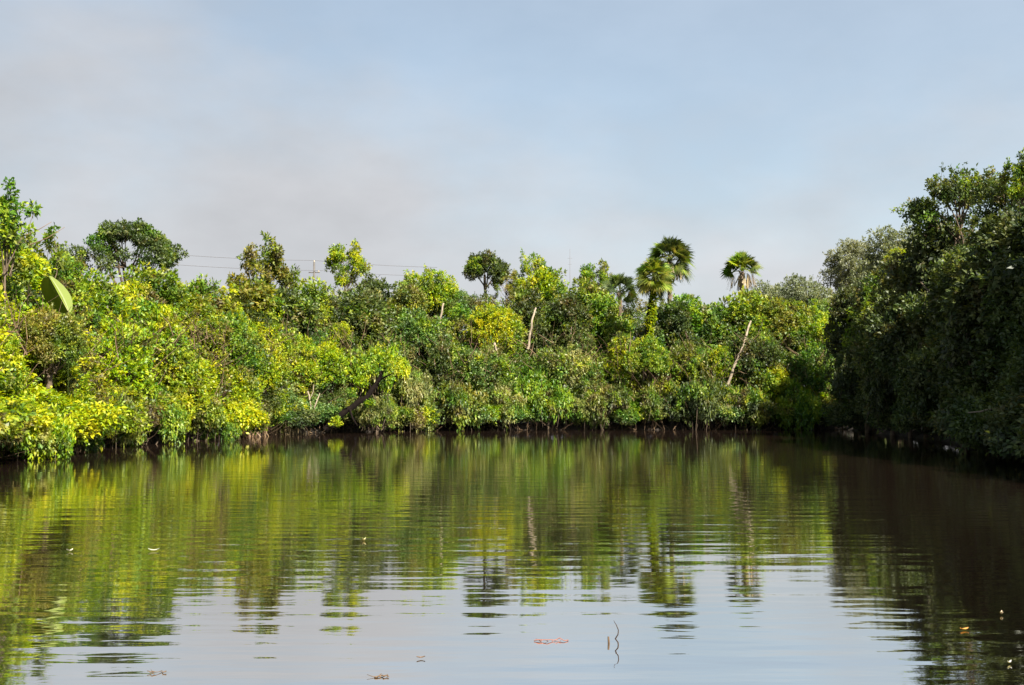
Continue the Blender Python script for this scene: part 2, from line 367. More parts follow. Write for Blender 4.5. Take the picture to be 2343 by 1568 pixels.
ii = np.arange(nx * ny).reshape(ny, nx)
q = np.stack([ii[:-1, :-1], ii[:-1, 1:], ii[1:, 1:], ii[1:, :-1]], -1).reshape(-1)
gm = mesh_np('ground', np.stack([GX, GY, GZ], -1), q, np.full((nx - 1) * (ny - 1), 4), smooth=True)
mud = bpy.data.materials.new('leaf litter and mud'); mud.use_nodes = True; t = mud.node_tree; b = t.nodes['Principled BSDF']
no = N(t, 'ShaderNodeTexNoise'); no.inputs['Scale'].default_value = 3.0; no.inputs['Detail'].default_value = 8
ge = N(t, 'ShaderNodeNewGeometry'); L(t, ge.outputs['Position'], no.inputs['Vector'])
rp = N(t, 'ShaderNodeValToRGB'); rp.color_ramp.elements[0].color = (0.010, 0.007, 0.006, 1); rp.color_ramp.elements[1].color = (0.035, 0.025, 0.016, 1)
L(t, no.outputs['Fac'], rp.inputs[0]); L(t, rp.outputs[0], b.inputs['Base Color']); b.inputs['Roughness'].default_value = 0.85
bu = N(t, 'ShaderNodeBump'); bu.inputs['Distance'].default_value = 0.05; L(t, no.outputs['Fac'], bu.inputs['Height']); L(t, bu.outputs[0], b.inputs['Normal'])
tag(put('ground', gm, mud), kind='structure')

wm = bpy.data.materials.new('lagoon water'); wm.use_nodes = True; t = wm.node_tree; t.nodes.clear()
out = N(t, 'ShaderNodeOutputMaterial'); ge = N(t, 'ShaderNodeNewGeometry')
def wnoise(sx, sy, detail, rot, seed):
    mp = N(t, 'ShaderNodeMapping'); mp.inputs['Scale'].default_value = (sx, sy, 1); mp.inputs['Rotation'].default_value = (0, 0, rot); mp.inputs['Location'].default_value = (seed, seed * 1.7, 0)
    L(t, ge.outputs['Position'], mp.inputs[0])
    n = N(t, 'ShaderNodeTexNoise'); n.inputs['Scale'].default_value = 1.0; n.inputs['Detail'].default_value = detail; n.inputs['Roughness'].default_value = 0.45
    L(t, mp.outputs[0], n.inputs['Vector']); return n.outputs['Fac']
def mul(a, k):
    n = N(t, 'ShaderNodeMath', operation='MULTIPLY'); L(t, a, n.inputs[0])
    if isinstance(k, float): n.inputs[1].default_value = k
    else: L(t, k, n.inputs[1])
    return n.outputs[0]
def add(a, b_):
    n = N(t, 'ShaderNodeMath', operation='ADD'); L(t, a, n.inputs[0]); L(t, b_, n.inputs[1]); return n.outputs[0]
h = add(add(mul(wnoise(0.32, 2.9, 1.0, 0.05, 3.1), 1.0), mul(wnoise(2.0, 6.5, 2.0, -0.06, 9.4), 0.35)), mul(wnoise(5.0, 14.0, 2.0, 0.1, 1.3), 0.06))
# calmer and livelier reaches of the surface
pt = N(t, 'ShaderNodeMapRange'); pt.inputs[1].default_value = 0.35; pt.inputs[2].default_value = 0.65; pt.inputs[3].default_value = 0.45; pt.inputs[4].default_value = 1.3
L(t, wnoise(0.05, 0.12, 2.0, 0.2, 21.0), pt.inputs[0])
sy = N(t, 'ShaderNodeSeparateXYZ'); L(t, ge.outputs['Position'], sy.inputs[0])     # sheltered, calmer water towards the far bank
cy = N(t, 'ShaderNodeMapRange'); cy.interpolation_type = 'SMOOTHSTEP'; cy.inputs[1].default_value = 10.0; cy.inputs[2].default_value = 26.0; cy.inputs[3].default_value = 1.0; cy.inputs[4].default_value = 0.42; L(t, sy.outputs['Y'], cy.inputs[0])
bu = N(t, 'ShaderNodeBump'); bu.inputs['Distance'].default_value = 0.0070; L(t, mul(pt.outputs[0], cy.outputs[0]), bu.inputs['Strength']); L(t, h, bu.inputs['Height'])
bu.inputs['Strength'].default_value = 1.0
gl = N(t, 'ShaderNodeBsdfGlossy'); gl.inputs['Roughness'].default_value = 0.03; gl.inputs['Color'].default_value = (0.97, 0.955, 0.93, 1); L(t, bu.outputs[0], gl.inputs['Normal'])
df = N(t, 'ShaderNodeBsdfDiffuse'); df.inputs['Color'].default_value = (0.011, 0.007, 0.005, 1)
fr = N(t, 'ShaderNodeFresnel'); fr.inputs['IOR'].default_value = 1.333
mr = N(t, 'ShaderNodeMapRange'); mr.inputs[1].default_value = 0.0; mr.inputs[2].default_value = 0.6; mr.inputs[3].default_value = 0.95; mr.inputs[4].default_value = 0.74; L(t, fr.outputs[0], mr.inputs[0])
ms = N(t, 'ShaderNodeMixShader'); L(t, mr.outputs[0], ms.inputs[0]); L(t, df.outputs[0], ms.inputs[1]); L(t, gl.outputs[0], ms.inputs[2])
L(t, ms.outputs[0], out.inputs[0])
wv = [(-60, -60, 0), (60, -60, 0), (60, 90, 0), (-60, 90, 0)]
tag(put('water', mesh_np('water', wv, [0, 1, 2, 3], [4]), wm), kind='structure')

def gz(x, y): return float(ground_h(np.array([x]), np.array([y]))[0])

# ------------------------------------------------------------------ thickets: the massed growth nobody could count
SKYL = [(-400, 560), (-100, 600), (0, 600), (130, 615), (200, 655), (300, 655), (420, 645), (500, 662), (640, 665), (700, 665), (800, 675), (900, 668), (1000, 664), (1060, 682),
        (1150, 680), (1230, 675), (1330, 678), (1450, 698), (1500, 720), (1600, 712), (1660, 702), (1720, 696), (1800, 708), (1870, 705), (1920, 685), (1970, 652), (2060, 615),
        (2110, 575), (2180, 548), (2260, 505), (2343, 455), (2500, 350), (2900, 150)]
SU = np.array([s[0] for s in SKYL], float); SV = np.array([s[1] for s in SKYL], float)
def skyline(u): return float(np.interp(u, SU, SV))
def thicket(name, label, u0, u1, step, mat, tiers, seed):
    rng = np.random.default_rng(seed); V = []; T = []
    for off, frac, kinds in tiers:
        u = u0 + rng.uniform(0, step)
        while u < u1:
            D = bankD(u) + off + rng.uniform(-0.4, 0.8)
            p = at(u, skyline(u), D); g = gz(p.x, p.y)
            top = max(1.25, (p.z - g) * frac * rng.uniform(0.88, 1.05))
            kd = PR[rng.choice(kinds)]; pr = kd[rng.integers(len(kd))]
            sx = rng.uniform(0.8, 1.2); sz = min(sx, top / pr.H * 1.05); zo = top - pr.H * sz + 0.12
            a = rng.uniform(0, 6.283); ca, sa = math.cos(a), math.sin(a)
            pick = rng.random(len(pr.V)) < 0.62
            v = pr.V[pick]; tt = pr.T[pick]
            x = (v[..., 0] * ca - v[..., 1] * sa) * sx + p.x; y = (v[..., 0] * sa + v[..., 1] * ca) * sx + p.y; z = v[..., 2] * sz + g + zo
            V.append(np.stack([x, y, z], -1)); T.append(tt)
            u += step * rng.uniform(0.6, 1.2) * (0.7 if off < 1 else 1)
    V = np.concatenate(V); T = np.concatenate(T)
    o = put(name, leaf_mesh(name, V, T), mat)
    return tag(o, label, 'thicket', None, 'stuff')
DM = ['dome', 'dome', 'tall', 'airy']
thicket('left_thicket', 'yellow green massed undergrowth filling the left bank behind the separate bushes', -300, 660, 78, M['mix_left'],
        [(0.6, 0.17, ['low']), (1.0, 0.30, ['low', 'dome']), (2.0, 0.50, DM), (3.2, 0.70, DM), (4.6, 0.86, DM), (6.2, 0.99, DM)], 5)
thicket('far_thicket', 'mixed green massed growth filling the far bank between the separate bushes', 600, 1950, 74, M['mix_far'],
        [(0.7, 0.14, ['low']), (1.1, 0.18, ['low']), (0.9, 0.26, DM), (1.8, 0.40, DM), (3.0, 0.57, DM), (4.4, 0.73, DM), (6.0, 0.87, DM), (7.6, 1.0, DM)], 6)
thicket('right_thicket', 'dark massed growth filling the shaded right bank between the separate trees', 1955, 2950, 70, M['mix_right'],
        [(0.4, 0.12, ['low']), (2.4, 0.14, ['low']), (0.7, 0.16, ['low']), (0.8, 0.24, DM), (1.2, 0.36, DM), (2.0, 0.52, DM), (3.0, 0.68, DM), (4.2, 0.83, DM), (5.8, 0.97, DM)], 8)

# bare twigs, suckers and roots showing brown between the leaves
def twigs(name, label, u0, u1, n, seed, deep=1.6):
    rng = np.random.default_rng(seed); tb = Tubes()
    for i in range(n):
        u = rng.uniform(u0, u1); D = bankD(u) + rng.uniform(-0.5, deep); p = at(u, 900, D)
        g = gz(p.x, p.y); hmax = (at(u, skyline(u), D).z - g) * 0.7
        z0 = max(0.02, g) if rng.random() < 0.35 else g + rng.uniform(0, hmax)
        ln = rng.uniform(0.4, 1.6); d = Vector((rng.normal(0, .5), rng.normal(0, .5), rng.uniform(0.3, 1))).normalized()
        a = Vector((p.x, p.y, z0)); r0 = rng.uniform(0.006, 0.02)
        tb.add([a, a + d * ln * 0.5 + Vector(rng.normal(0, .06, 3)), a + d * ln], [r0, r0 * 0.8, r0 * 0.4], 3, rng.uniform(0, 1), False)
    return tag(put(name, tb.mesh(name), M['twig']), label, 'twigs', None, 'stuff')
twigs('bare_twigs', 'tangle of bare brown twigs and roots among the left bank bushes', -60, 660, 1500, 21)
twigs('bare_twigs', 'tangle of bare brown twigs and roots among the far bank bushes', 600, 1930, 1700, 22)

# ------------------------------------------------------------------ single shrubs and trees
GROUPS = {'L': 'bushes along the left bank', 'F': 'bushes along the far bank', 'R': 'trees along the shaded right bank', 'S': 'trees rising over the skyline'}
def grow(name, u, vtop, wU, off, kind, mat, label, cat, grp, vbase=None, idx=None, rz=None):
    D = bankD(u) + off
    p = at(u, vtop, D); g = gz(p.x, p.y)
    g = max(g, -0.05)
    pr = PR[kind][PI_[kind] % len(PR[kind]) if idx is None else idx]; PI_[kind] += 1
    wid = wU * D / FOC; hgt = max(0.7, p.z - g)
    q_ = wid / pr.W; qz = min(q_ * (1.12 if kind != 'low' else 1.9), hgt / pr.H); zo = hgt - pr.H * qz
    if kind == 'low': g -= 0.15
    o = thing(name, (p.x, p.y, g), label, cat, GROUPS[grp], rnd.uniform(0, 6.28) if rz is None else rz)
    tree = kind in ('tree', 'ragged', 'umbrella', 'lollipop', 'airy')
    for nm, me, mt in (('crown' if tree else 'foliage', pr.me, M[mat]), ('limbs' if tree else 'stems', pr.stem, M['bark'])):
        c = put(nm, me, mt, o, (0, 0, zo)); c.scale = (q_, q_, qz)
    if zo > 0.25:
        tb = Tubes(); r = 0.05 + 0.012 * hgt if kind != 'sprout' else 0.03; lx, ly = rnd.uniform(-.06, .06) * zo, rnd.uniform(-.06, .06) * zo
        tb.add([(lx * 1.5, ly * 1.5, -0.25), (lx, ly, zo * .4), (lx * .2, ly * .2, zo * .85), (0, 0, zo + 0.9 * q_)], [r * 1.2, r, r * .85, r * .7], 8, 0.5)
        put('trunk', tb.mesh('trunk'), M['bark'], o)
    return o

SHRUBS = [
 (930, 925, 110, 0.0, 'low', 'brown', 'F', 'brownish bush sprawling at the waterline right of the leaning log'),
 (1478, 775, 100, 0.8, 'dome', 'green', 'F', 'green bush hiding the foot of the leaning vine covered palm'),
 (1765, 830, 92, 0.9, 'dome', 'yellow', 'F', 'small bright yellow rounded bush low on the far bank near the right bank'),
 (118, 718, 130, -0.9, 'dome', 'olive', 'L', 'olive bush directly in front of the big folded leaf stalk'),
 (862, 905, 90, -2.2, 'low', 'pale', 'F', 'small pale bush just right of the leaning log at the water'),
 # u, vtop, width, offset, kind, colour, group, label
 (45, 905, 190, -0.6, 'low', 'yellow', 'L', 'low yellow green bush hanging over the water at the left edge'),
 (-40, 770, 170, 0.5, 'dome', 'yellow', 'L', 'bright bush cut by the left edge halfway up the bank'),
 (150, 930, 130, 0.0, 'low', 'brown', 'L', 'brownish bush at the waterline right of the lowest yellow bush'),
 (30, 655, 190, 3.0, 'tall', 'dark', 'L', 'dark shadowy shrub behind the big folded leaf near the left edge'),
 (100, 800, 150, 1.4, 'dome', 'brown', 'L', 'dull brown shrub below the big folded leaf'),
 (235, 900, 160, 0.1, 'low', 'olive', 'L', 'olive bush at the foot of the left bank under yellow growth'),
 (20, 575, 210, 5.0, 'tall', 'yellow', 'L', 'tall yellow shrub beneath the leafy shoots at the upper left edge'),
 (140, 605, 150, 4.5, 'tall', 'green', 'L', 'green shrub on the skyline above the big folded leaf'),
 (215, 640, 170, 4.0, 'tall', 'yellow', 'L', 'tall bright yellow shrub left of the umbrella shaped tree'),
 (250, 745, 190, 1.8, 'dome', 'yellow', 'L', 'broad yellow shrub midway up the left bank, right of the folded leaf'),
 (330, 700, 200, 3.0, 'dome', 'yellow', 'L', 'bright yellow shrub below the umbrella shaped tree'),
 (345, 625, 170, 5.5, 'tall', 'green', 'L', 'deep green shrub just under the umbrella shaped tree crown'),
 (380, 800, 180, 1.2, 'dome', 'yellow', 'L', 'glowing yellow shrub low on the left bank before the dark hollow'),
 (330, 905, 170, 0.0, 'low', 'green', 'L', 'green bush spilling to the water below the brightest yellow shrubs'),
 (445, 885, 140, 0.0, 'low', 'olive', 'L', 'olive bush at the water on the end of the left point'),
 (495, 940, 90, -0.5, 'low', 'green', 'L', 'small green bush at the very tip of the left point'),
 (430, 690, 180, 4.0, 'tall', 'olive', 'L', 'olive shrub right of the umbrella shaped tree, upper bank'),
 (450, 656, 150, 6.5, 'tall', 'green', 'L', 'green shrub on the skyline under the power lines'),
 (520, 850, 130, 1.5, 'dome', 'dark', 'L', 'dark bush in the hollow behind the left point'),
 (510, 730, 160, 3.5, 'dome', 'green', 'L', 'mid green shrub left of the long yellow hedge'),
 (560, 656, 190, 7.0, 'tall', 'olive', 'L', 'olive shrub below the pale airy tree on the skyline'),
 (590, 775, 120, 1.0, 'dome', 'yellow', 'F', 'leftmost yellow bush of the bright row above the leaning log'),
 (660, 765, 130, 1.2, 'dome', 'yellow', 'F', 'rounded yellow bush, middle of the bright row above the leaning log'),
 (740, 790, 110, 1.0, 'dome', 'yellow', 'F', 'yellow bush directly above the foot of the leaning log'),
 (860, 795, 130, 0.2, 'low', 'yellow', 'F', 'pale yellow bush drooping over the upper end of the leaning log'),
 (780, 745, 60, 2.2, 'tall', 'yellow', 'F', 'small yellow tuft standing against the darkest hollow'),
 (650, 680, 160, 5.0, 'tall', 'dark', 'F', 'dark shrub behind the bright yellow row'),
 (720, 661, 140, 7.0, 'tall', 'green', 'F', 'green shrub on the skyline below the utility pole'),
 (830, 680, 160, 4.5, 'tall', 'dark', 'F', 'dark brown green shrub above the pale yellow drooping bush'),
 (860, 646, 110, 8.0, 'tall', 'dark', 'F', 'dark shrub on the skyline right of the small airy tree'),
 (560, 915, 110, 0.3, 'low', 'brown', 'F', 'brown bush at the water beside the pale grass tuft'),
 (650, 900, 110, 0.2, 'low', 'brown', 'F', 'brownish bush left of the pale forked stems'),
 (760, 900, 90, 0.8, 'low', 'olive', 'F', 'olive bush right of the pale forked stems behind the log'),
 (980, 626, 120, 8.0, 'dome', 'yellow', 'F', 'rounded yellow green shrub on the skyline left of the dark round tree'),
 (925, 660, 100, 6.0, 'tall', 'olive', 'F', 'yellowish olive shrub below the skyline, left of the pale stub'),
 (960, 720, 130, 3.4, 'dome', 'blue', 'F', 'blue green shrub under the pale broken trunk stub'),
 (930, 850, 110, 0.4, 'low', 'pale', 'F', 'pale straw coloured bush right of the leaning log'),
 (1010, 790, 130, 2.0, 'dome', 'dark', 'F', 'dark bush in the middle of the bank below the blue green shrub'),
 (1050, 880, 140, 0.2, 'low', 'olive', 'F', 'olive bush at the water in the middle of the far bank'),
 (1130, 705, 120, 3.4, 'dome', 'yellow', 'F', 'light yellow green bush below the dark round tree'),
 (1110, 800, 140, 1.6, 'dome', 'blue', 'F', 'blue green bush under the light yellow green bush, mid bank'),
 (1140, 880, 110, 0.0, 'low', 'pale', 'F', 'pale lit bush at the water below the dark round tree'),
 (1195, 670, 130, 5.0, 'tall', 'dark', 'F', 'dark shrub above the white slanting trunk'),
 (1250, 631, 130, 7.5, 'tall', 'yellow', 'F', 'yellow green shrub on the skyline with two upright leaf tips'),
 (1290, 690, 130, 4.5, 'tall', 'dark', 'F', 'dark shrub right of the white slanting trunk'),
 (1300, 800, 130, 1.2, 'dome', 'pale', 'F', 'pale yellow bush low in the bank right of centre'),
 (1235, 850, 130, 0.3, 'low', 'green', 'F', 'green bush at the water below the white slanting trunk'),
 (1340, 656, 120, 7.0, 'tall', 'olive', 'F', 'olive shrub on the skyline behind the thin mast'),
 (1255, 905, 50, -0.4, 'low', 'yellow', 'F', 'small isolated yellow bush at the water right of centre'),
 (1385, 690, 120, 5.0, 'tall', 'green', 'F', 'green shrub below the dark fan palm on the skyline'),
 (1420, 770, 75, 1.4, 'tall', 'yellow', 'F', 'narrow yellow column of leaves below the leaning vine palm'),
 (1390, 880, 120, 0.2, 'low', 'brown', 'F', 'brown bush at the water below the narrow yellow column'),
 (1340, 900, 90, 0.0, 'low', 'pale', 'F', 'small pale bush at the water left of the brown bush'),
 (1500, 860, 110, 0.6, 'low', 'olive', 'F', 'olive bush at the water below the palm group'),
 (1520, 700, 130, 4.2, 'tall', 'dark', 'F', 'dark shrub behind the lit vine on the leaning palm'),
 (1580, 690, 130, 6.0, 'tall', 'green', 'F', 'green shrub on the skyline between the two tall palms'),
 (1580, 790, 120, 1.8, 'dome', 'olive', 'F', 'olive bush mid bank between the two tall palms'),
 (1630, 710, 110, 5.0, 'tall', 'blue', 'F', 'blue green shrub left of the lone tall palm foot'),
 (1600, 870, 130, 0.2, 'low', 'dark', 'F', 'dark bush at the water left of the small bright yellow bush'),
 (1650, 800, 60, 1.2, 'tall', 'yellow', 'F', 'narrow yellow shrub left of the pale leaning trunk'),
 (1725, 678, 190, 5.5, 'dome', 'green', 'F', 'broad rounded green shrub at the foot of the lone tall palm'),
 (1790, 690, 130, 4.0, 'dome', 'olive', 'F', 'olive shrub right of the broad rounded shrub'),
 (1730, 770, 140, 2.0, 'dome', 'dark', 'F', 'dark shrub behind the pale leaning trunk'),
 (1855, 715, 110, 3.0, 'dome', 'yellow', 'F', 'bright yellow shrub beside the edge of the dark right bank'),
 (1860, 800, 110, 1.4, 'dome', 'blue', 'F', 'blue green shrub under the bright yellow one near the right bank'),
 (1700, 890, 120, 0.0, 'low', 'olive', 'F', 'olive bush at the water below the small bright yellow bush'),
 (1810, 880, 130, 0.0, 'low', 'green', 'F', 'green bush at the water where far and right banks meet'),
 (1455, 800, 110, 2.4, 'dome', 'blue', 'F', 'blue green bush left of the lit vine, mid bank'),
]
for u, vt, wU, off, kind, mat, g, lab in SHRUBS:
    nm = {'low': 'waterside_bush', 'dome': 'round_bush', 'tall': 'tall_shrub'}[kind]
    grow(nm, u, vt, wU, off, kind, mat, lab, 'bush' if kind != 'tall' else 'shrub', g)

RIGHT = [
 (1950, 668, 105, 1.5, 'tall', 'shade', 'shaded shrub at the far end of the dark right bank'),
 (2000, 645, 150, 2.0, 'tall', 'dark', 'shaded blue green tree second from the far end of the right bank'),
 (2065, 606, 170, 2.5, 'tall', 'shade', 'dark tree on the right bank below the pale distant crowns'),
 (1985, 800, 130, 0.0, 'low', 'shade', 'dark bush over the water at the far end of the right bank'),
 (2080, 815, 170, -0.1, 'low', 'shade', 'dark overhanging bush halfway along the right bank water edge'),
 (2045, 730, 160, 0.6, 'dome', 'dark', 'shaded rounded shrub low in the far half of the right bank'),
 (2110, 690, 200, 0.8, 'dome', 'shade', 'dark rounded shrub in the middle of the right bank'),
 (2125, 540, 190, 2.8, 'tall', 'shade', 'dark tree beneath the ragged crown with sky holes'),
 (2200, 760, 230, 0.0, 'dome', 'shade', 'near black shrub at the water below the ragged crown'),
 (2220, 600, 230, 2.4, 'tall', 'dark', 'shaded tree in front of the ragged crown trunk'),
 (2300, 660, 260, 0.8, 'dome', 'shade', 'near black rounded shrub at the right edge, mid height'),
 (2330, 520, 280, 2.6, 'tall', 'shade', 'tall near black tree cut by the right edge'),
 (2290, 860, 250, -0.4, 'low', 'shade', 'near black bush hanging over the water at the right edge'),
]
for u, vt, wU, off, kind, mat, lab in RIGHT:
    grow({'low': 'waterside_bush', 'dome': 'round_bush', 'tall': 'tall_shrub'}[kind], u, vt, wU, off, kind, mat, lab, 'shrub', 'R')

TREES = [
 ('umbrella_tree', 290, 514, 212, 13, 'umbrella', 'dark', 'umbrella shaped dark green tree with a forked trunk on the left skyline'),
 ('airy_tree', 603, 558, 140, 14, 'airy', 'olive', 'airy grey green tree on the skyline crossed by the power lines'),
 ('airy_tree', 795, 560, 88, 12, 'airy', 'yellow', 'small airy tree with tufted top just right of the utility pole'),
 ('round_tree', 1110, 584, 92, 9, 'lollipop', 'dark', 'dark round headed tree with a bare trunk on the middle skyline'),
 ('airy_tree', 1228, 583, 80, 11, 'airy', 'yellow', 'thin airy tree with loose leaf tips right of the round headed tree'),
 ('airy_tree', 1160, 612, 60, 10, 'airy', 'olive', 'low wispy tree touching the right side of the round headed tree'),
 ('airy_tree', 1365, 604, 80, 12, 'airy', 'olive', 'low airy tree on the skyline right of the thin mast'),
 ('ragged_tree', 2185, 400, 185, 6, 'ragged', 'dark', 'tall ragged dark tree with sky holes on the right bank'),
 ('ragged_tree', 2315, 406, 200, 6, 'ragged', 'dark', 'tall dark tree right of the ragged one, cut by the right edge'),
 ('airy_tree', 2335, 338, 110, 5, 'airy', 'green', 'topmost sunlit spray of leaves at the right edge'),
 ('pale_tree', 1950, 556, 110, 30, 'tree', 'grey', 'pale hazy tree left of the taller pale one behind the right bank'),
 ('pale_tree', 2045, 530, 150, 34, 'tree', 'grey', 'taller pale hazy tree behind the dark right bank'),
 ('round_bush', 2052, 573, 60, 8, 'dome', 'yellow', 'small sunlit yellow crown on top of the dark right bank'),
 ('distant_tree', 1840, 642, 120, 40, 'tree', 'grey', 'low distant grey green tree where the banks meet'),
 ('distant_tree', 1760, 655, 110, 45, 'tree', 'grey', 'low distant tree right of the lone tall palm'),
]
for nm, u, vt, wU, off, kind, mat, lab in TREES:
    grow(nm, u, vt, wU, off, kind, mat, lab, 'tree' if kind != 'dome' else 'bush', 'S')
# leafy shoots at the upper left
for u, vt, wU, off, lab in ((15, 428, 120, 1.5, 'tallest leafy shoots standing against the sky at the left edge'),
                            (95, 530, 110, 4.0, 'lower grey green shoots right of the tallest ones at the left edge'),
                            (155, 560, 70, 6.0, 'small sprig of shoots beside the power line at left')):
    grow('leafy_shoots', u, vt, wU, off, 'sprout', 'olive' if u > 50 else 'green', lab, 'shoots', 'S')

# ------------------------------------------------------------------ palms
def fan_crown(rng, rad, n, lo=-40, hi=88, dead=False):
    V = []; T = []
    for i in range(n):
        roll = rng.uniform(-1.1, 1.1)
        el = R(lo + (hi - lo) * ((i + 0.5) / n) ** 0.8 + rng.normal(0, 6)); az = i * 2.39996 + rng.normal(0, .2)
        d = np.array([math.cos(az) * math.cos(el), math.sin(az) * math.cos(el), math.sin(el)])
        side = np.array([-math.sin(az), math.cos(az), 0.0]); up = np.cross(d, side) * -1
        side, up = side * math.cos(roll) + up * math.sin(roll), up * math.cos(roll) - side * math.sin(roll)
        hub = d * rad * rng.uniform(0.40, 0.55)
        bt = rng.uniform(0.2, 0.8)
        # petiole
        s = side * rad * 0.012
        V.append(np.stack([-s, s, hub + s, hub - s])); T.append(bt)
        nb = 27
        for j in range(nb):
            a = (j / (nb - 1) - 0.5) * R(200)
            ln = rad * (0.56 - 0.16 * abs(a) / R(100)) * rng.uniform(0.88, 1.08)
            bd = unit(d * math.cos(a) + side * math.sin(a) + up * 0.25 * math.cos(2 * a))
            ws = unit(np.cross(bd, up)) * rad * 0.024
            m_ = hub + bd * ln * 0.55; tip = hub + bd * ln + np.array([0, 0, -0.27 * ln * rng.uniform(.4, 1.3)])
            V.append(np.stack([hub, m_ + ws, tip, m_ - ws])); T.append(min(1, max(0, bt + rng.normal(0, .15))))
    return np.array(V), np.array(T)
def skirt(rng, rad, n, length):
    V = []; T = []
    for i in range(n):
        az = rng.uniform(0, 6.283); r = rad * rng.uniform(0.5, 1.0)
        top = np.array([math.cos(az) * 0.1, math.sin(az) * 0.1, rng.uniform(-0.2, 0.05)])
        out_ = np.array([math.cos(az) * r, math.sin(az) * r, -0.25]); side = np.array([-math.sin(az), math.cos(az), 0])
        for j in range(8):
            e = out_ + np.array([rng.normal(0, .1), rng.normal(0, .1), -length * rng.uniform(0.5, 1)]) + side * rng.normal(0, .12)
            ws = side * 0.03
            V.append(np.stack([out_ * 0.8 - ws * .5 + top * .2, out_ * 0.8 + ws * .5 + top * .2, e + ws, e - ws])); T.append(rng.uniform(0, 1))
        ws = side * 0.02
        V.append(np.stack([top - ws, top + ws, out_ * .8 + ws, out_ * .8 - ws])); T.append(0.3)
    return np.array(V), np.array(T)
def palm(name, u, vtop, wU, off, mat, label, seed, n=34, lo=-40, skirt_n=0, skirt_len=0.9, big=1.3, trunk_path=None, trunk_r=0.15, cat='palm', vfoot=None, bark='bark'):
    rng = np.random.default_rng(seed)
    D = bankD(u) + off; rad = wU * D / FOC / 2 * big
    top = at(u, vtop, D); cen = Vector((top.x, top.y, top.z - rad * 0.80))
    foot = Vector((cen.x, cen.y, 0)) if trunk_path is None else at(trunk_path[0], trunk_path[1], D)
    g = gz(foot.x, foot.y); foot.z = g
    o = thing(name, foot, label, cat, 'fan palms on the far bank')
    c = cen - foot
    v, t_ = fan_crown(rng, rad, n, lo)
    put('crown', leaf_mesh('palm_crown', v + np.array(c), t_), M[mat], o)
    tb = Tubes(); pts = []; rr = []
    for i in range(13):
        q_ = i / 12; pts.append(Vector((c.x * q_ ** 1.5, c.y * q_ ** 1.5, -0.2 + (c.z + 0.15) * q_))); rr.append(trunk_r * (1.15 - 0.25 * q_) * rng.uniform(0.96, 1.05))
    tb.add(pts, rr, 10, 0.5)
    for i in range(40):          # old leaf bases below the crown
        q_ = rng.uniform(0.72, 1.0); k = min(11, int(q_ * 12)); p = pts[k].lerp(pts[k + 1], q_ * 12 - k) if k < 12 else pts[12]
        a = rng.uniform(0, 6.283); dv = Vector((math.cos(a), math.sin(a), 1.1))
        tb.add([p + Vector((math.cos(a), math.sin(a), 0)) * trunk_r * 0.7, p + dv * trunk_r * 1.5], [0.035, 0.02], 4, rng.uniform(0.4, 1))
    put('trunk', tb.mesh('palm_trunk'), M[bark], o)
    if skirt_n:
        v, t_ = skirt(rng, rad * 0.62, skirt_n, skirt_len)
        put('dead_fronds', leaf_mesh('dead_fronds', v + np.array(c), t_), M['dead_frond'], o)
    return o, D, c
palm('tall_palm', 1531, 548, 98, 9, 'dark', 'tallest fan palm with dead fronds hanging down its right side', 1, 56, -45, 26, 1.2)
palm('tall_palm', 1697, 581, 90, 11, 'olive', 'lone fan palm with a small round head and pale hanging dead fronds', 2, 44, 0, 16, 1.1, big=1.12)
vp, vD, vc = palm('leaning_palm', 1496, 594, 84, 1.2, 'olive', 'leaning yellow green fan palm with a bright vine up its trunk', 3, 48, -50, 8, 0.8, trunk_path=(1462, 900), trunk_r=0.13, bark='dark_bark')
palm('fan_palm', 1418, 628, 78, 7, 'dark', 'dark fan palm left of the leaning vine covered palm', 4, 30, -30)
# the vine on the leaning palm trunk
rng = np.random.default_rng(77); pts = []
for i in range(90):
    q_ = i / 89; z = 0.42 + 0.5 * q_
    pts.append([vc.x * z ** 1.5 + 0.15 + rng.normal(0, .09), vc.y * z ** 1.5 - 0.22 + rng.normal(0, .05), (vc.z + .15) * z - .2])
v, t_ = leaves_at(rng, np.array(pts), np.tile(unit(np.array([0.6, -0.6, 0.1])), (90, 1)), 14, 0.17, 0.10)
put('vine', leaf_mesh('vine', v, t_), M['yellow'], vp)

# ------------------------------------------------------------------ trunks seen between the leaves
def bare_trunk(name, uv, D, radii, mat, label, cat='trunk', sides=9, branches=()):
    pts = [at(u, v, D + k) for u, v, k in uv]; base = pts[0].copy()
    o = thing(name, base, label, cat)
    tb = Tubes(); rl = [p - base for p in pts]
    fine = []; fr_ = []
    rng = np.random.default_rng(int(uv[0][0]))
    for i in range(len(rl) - 1):
        for j in range(4):
            q_ = j / 4; fine.append(rl[i].lerp(rl[i + 1], q_) + Vector(rng.normal(0, .02, 3))); fr_.append((radii[i] + (radii[i + 1] - radii[i]) * q_) * rng.uniform(.93, 1.07))
    fine.append(rl[-1]); fr_.append(radii[-1]); tb.add(fine, fr_, sides, 0.5)
    put('trunk', tb.mesh(name), M[mat], o)
    if branches:
        for a, b_, r in branches:
            tb = Tubes(); p0, p1 = at(*a) - base, at(*b_) - base
            tb.add([p0, p0.lerp(p1, .5) + Vector(rng.normal(0, .05, 3)), p1], [r, r * .8, r * .4], 6, 0.5)
            put('branch', tb.mesh('branch'), M[mat], o)
    return o
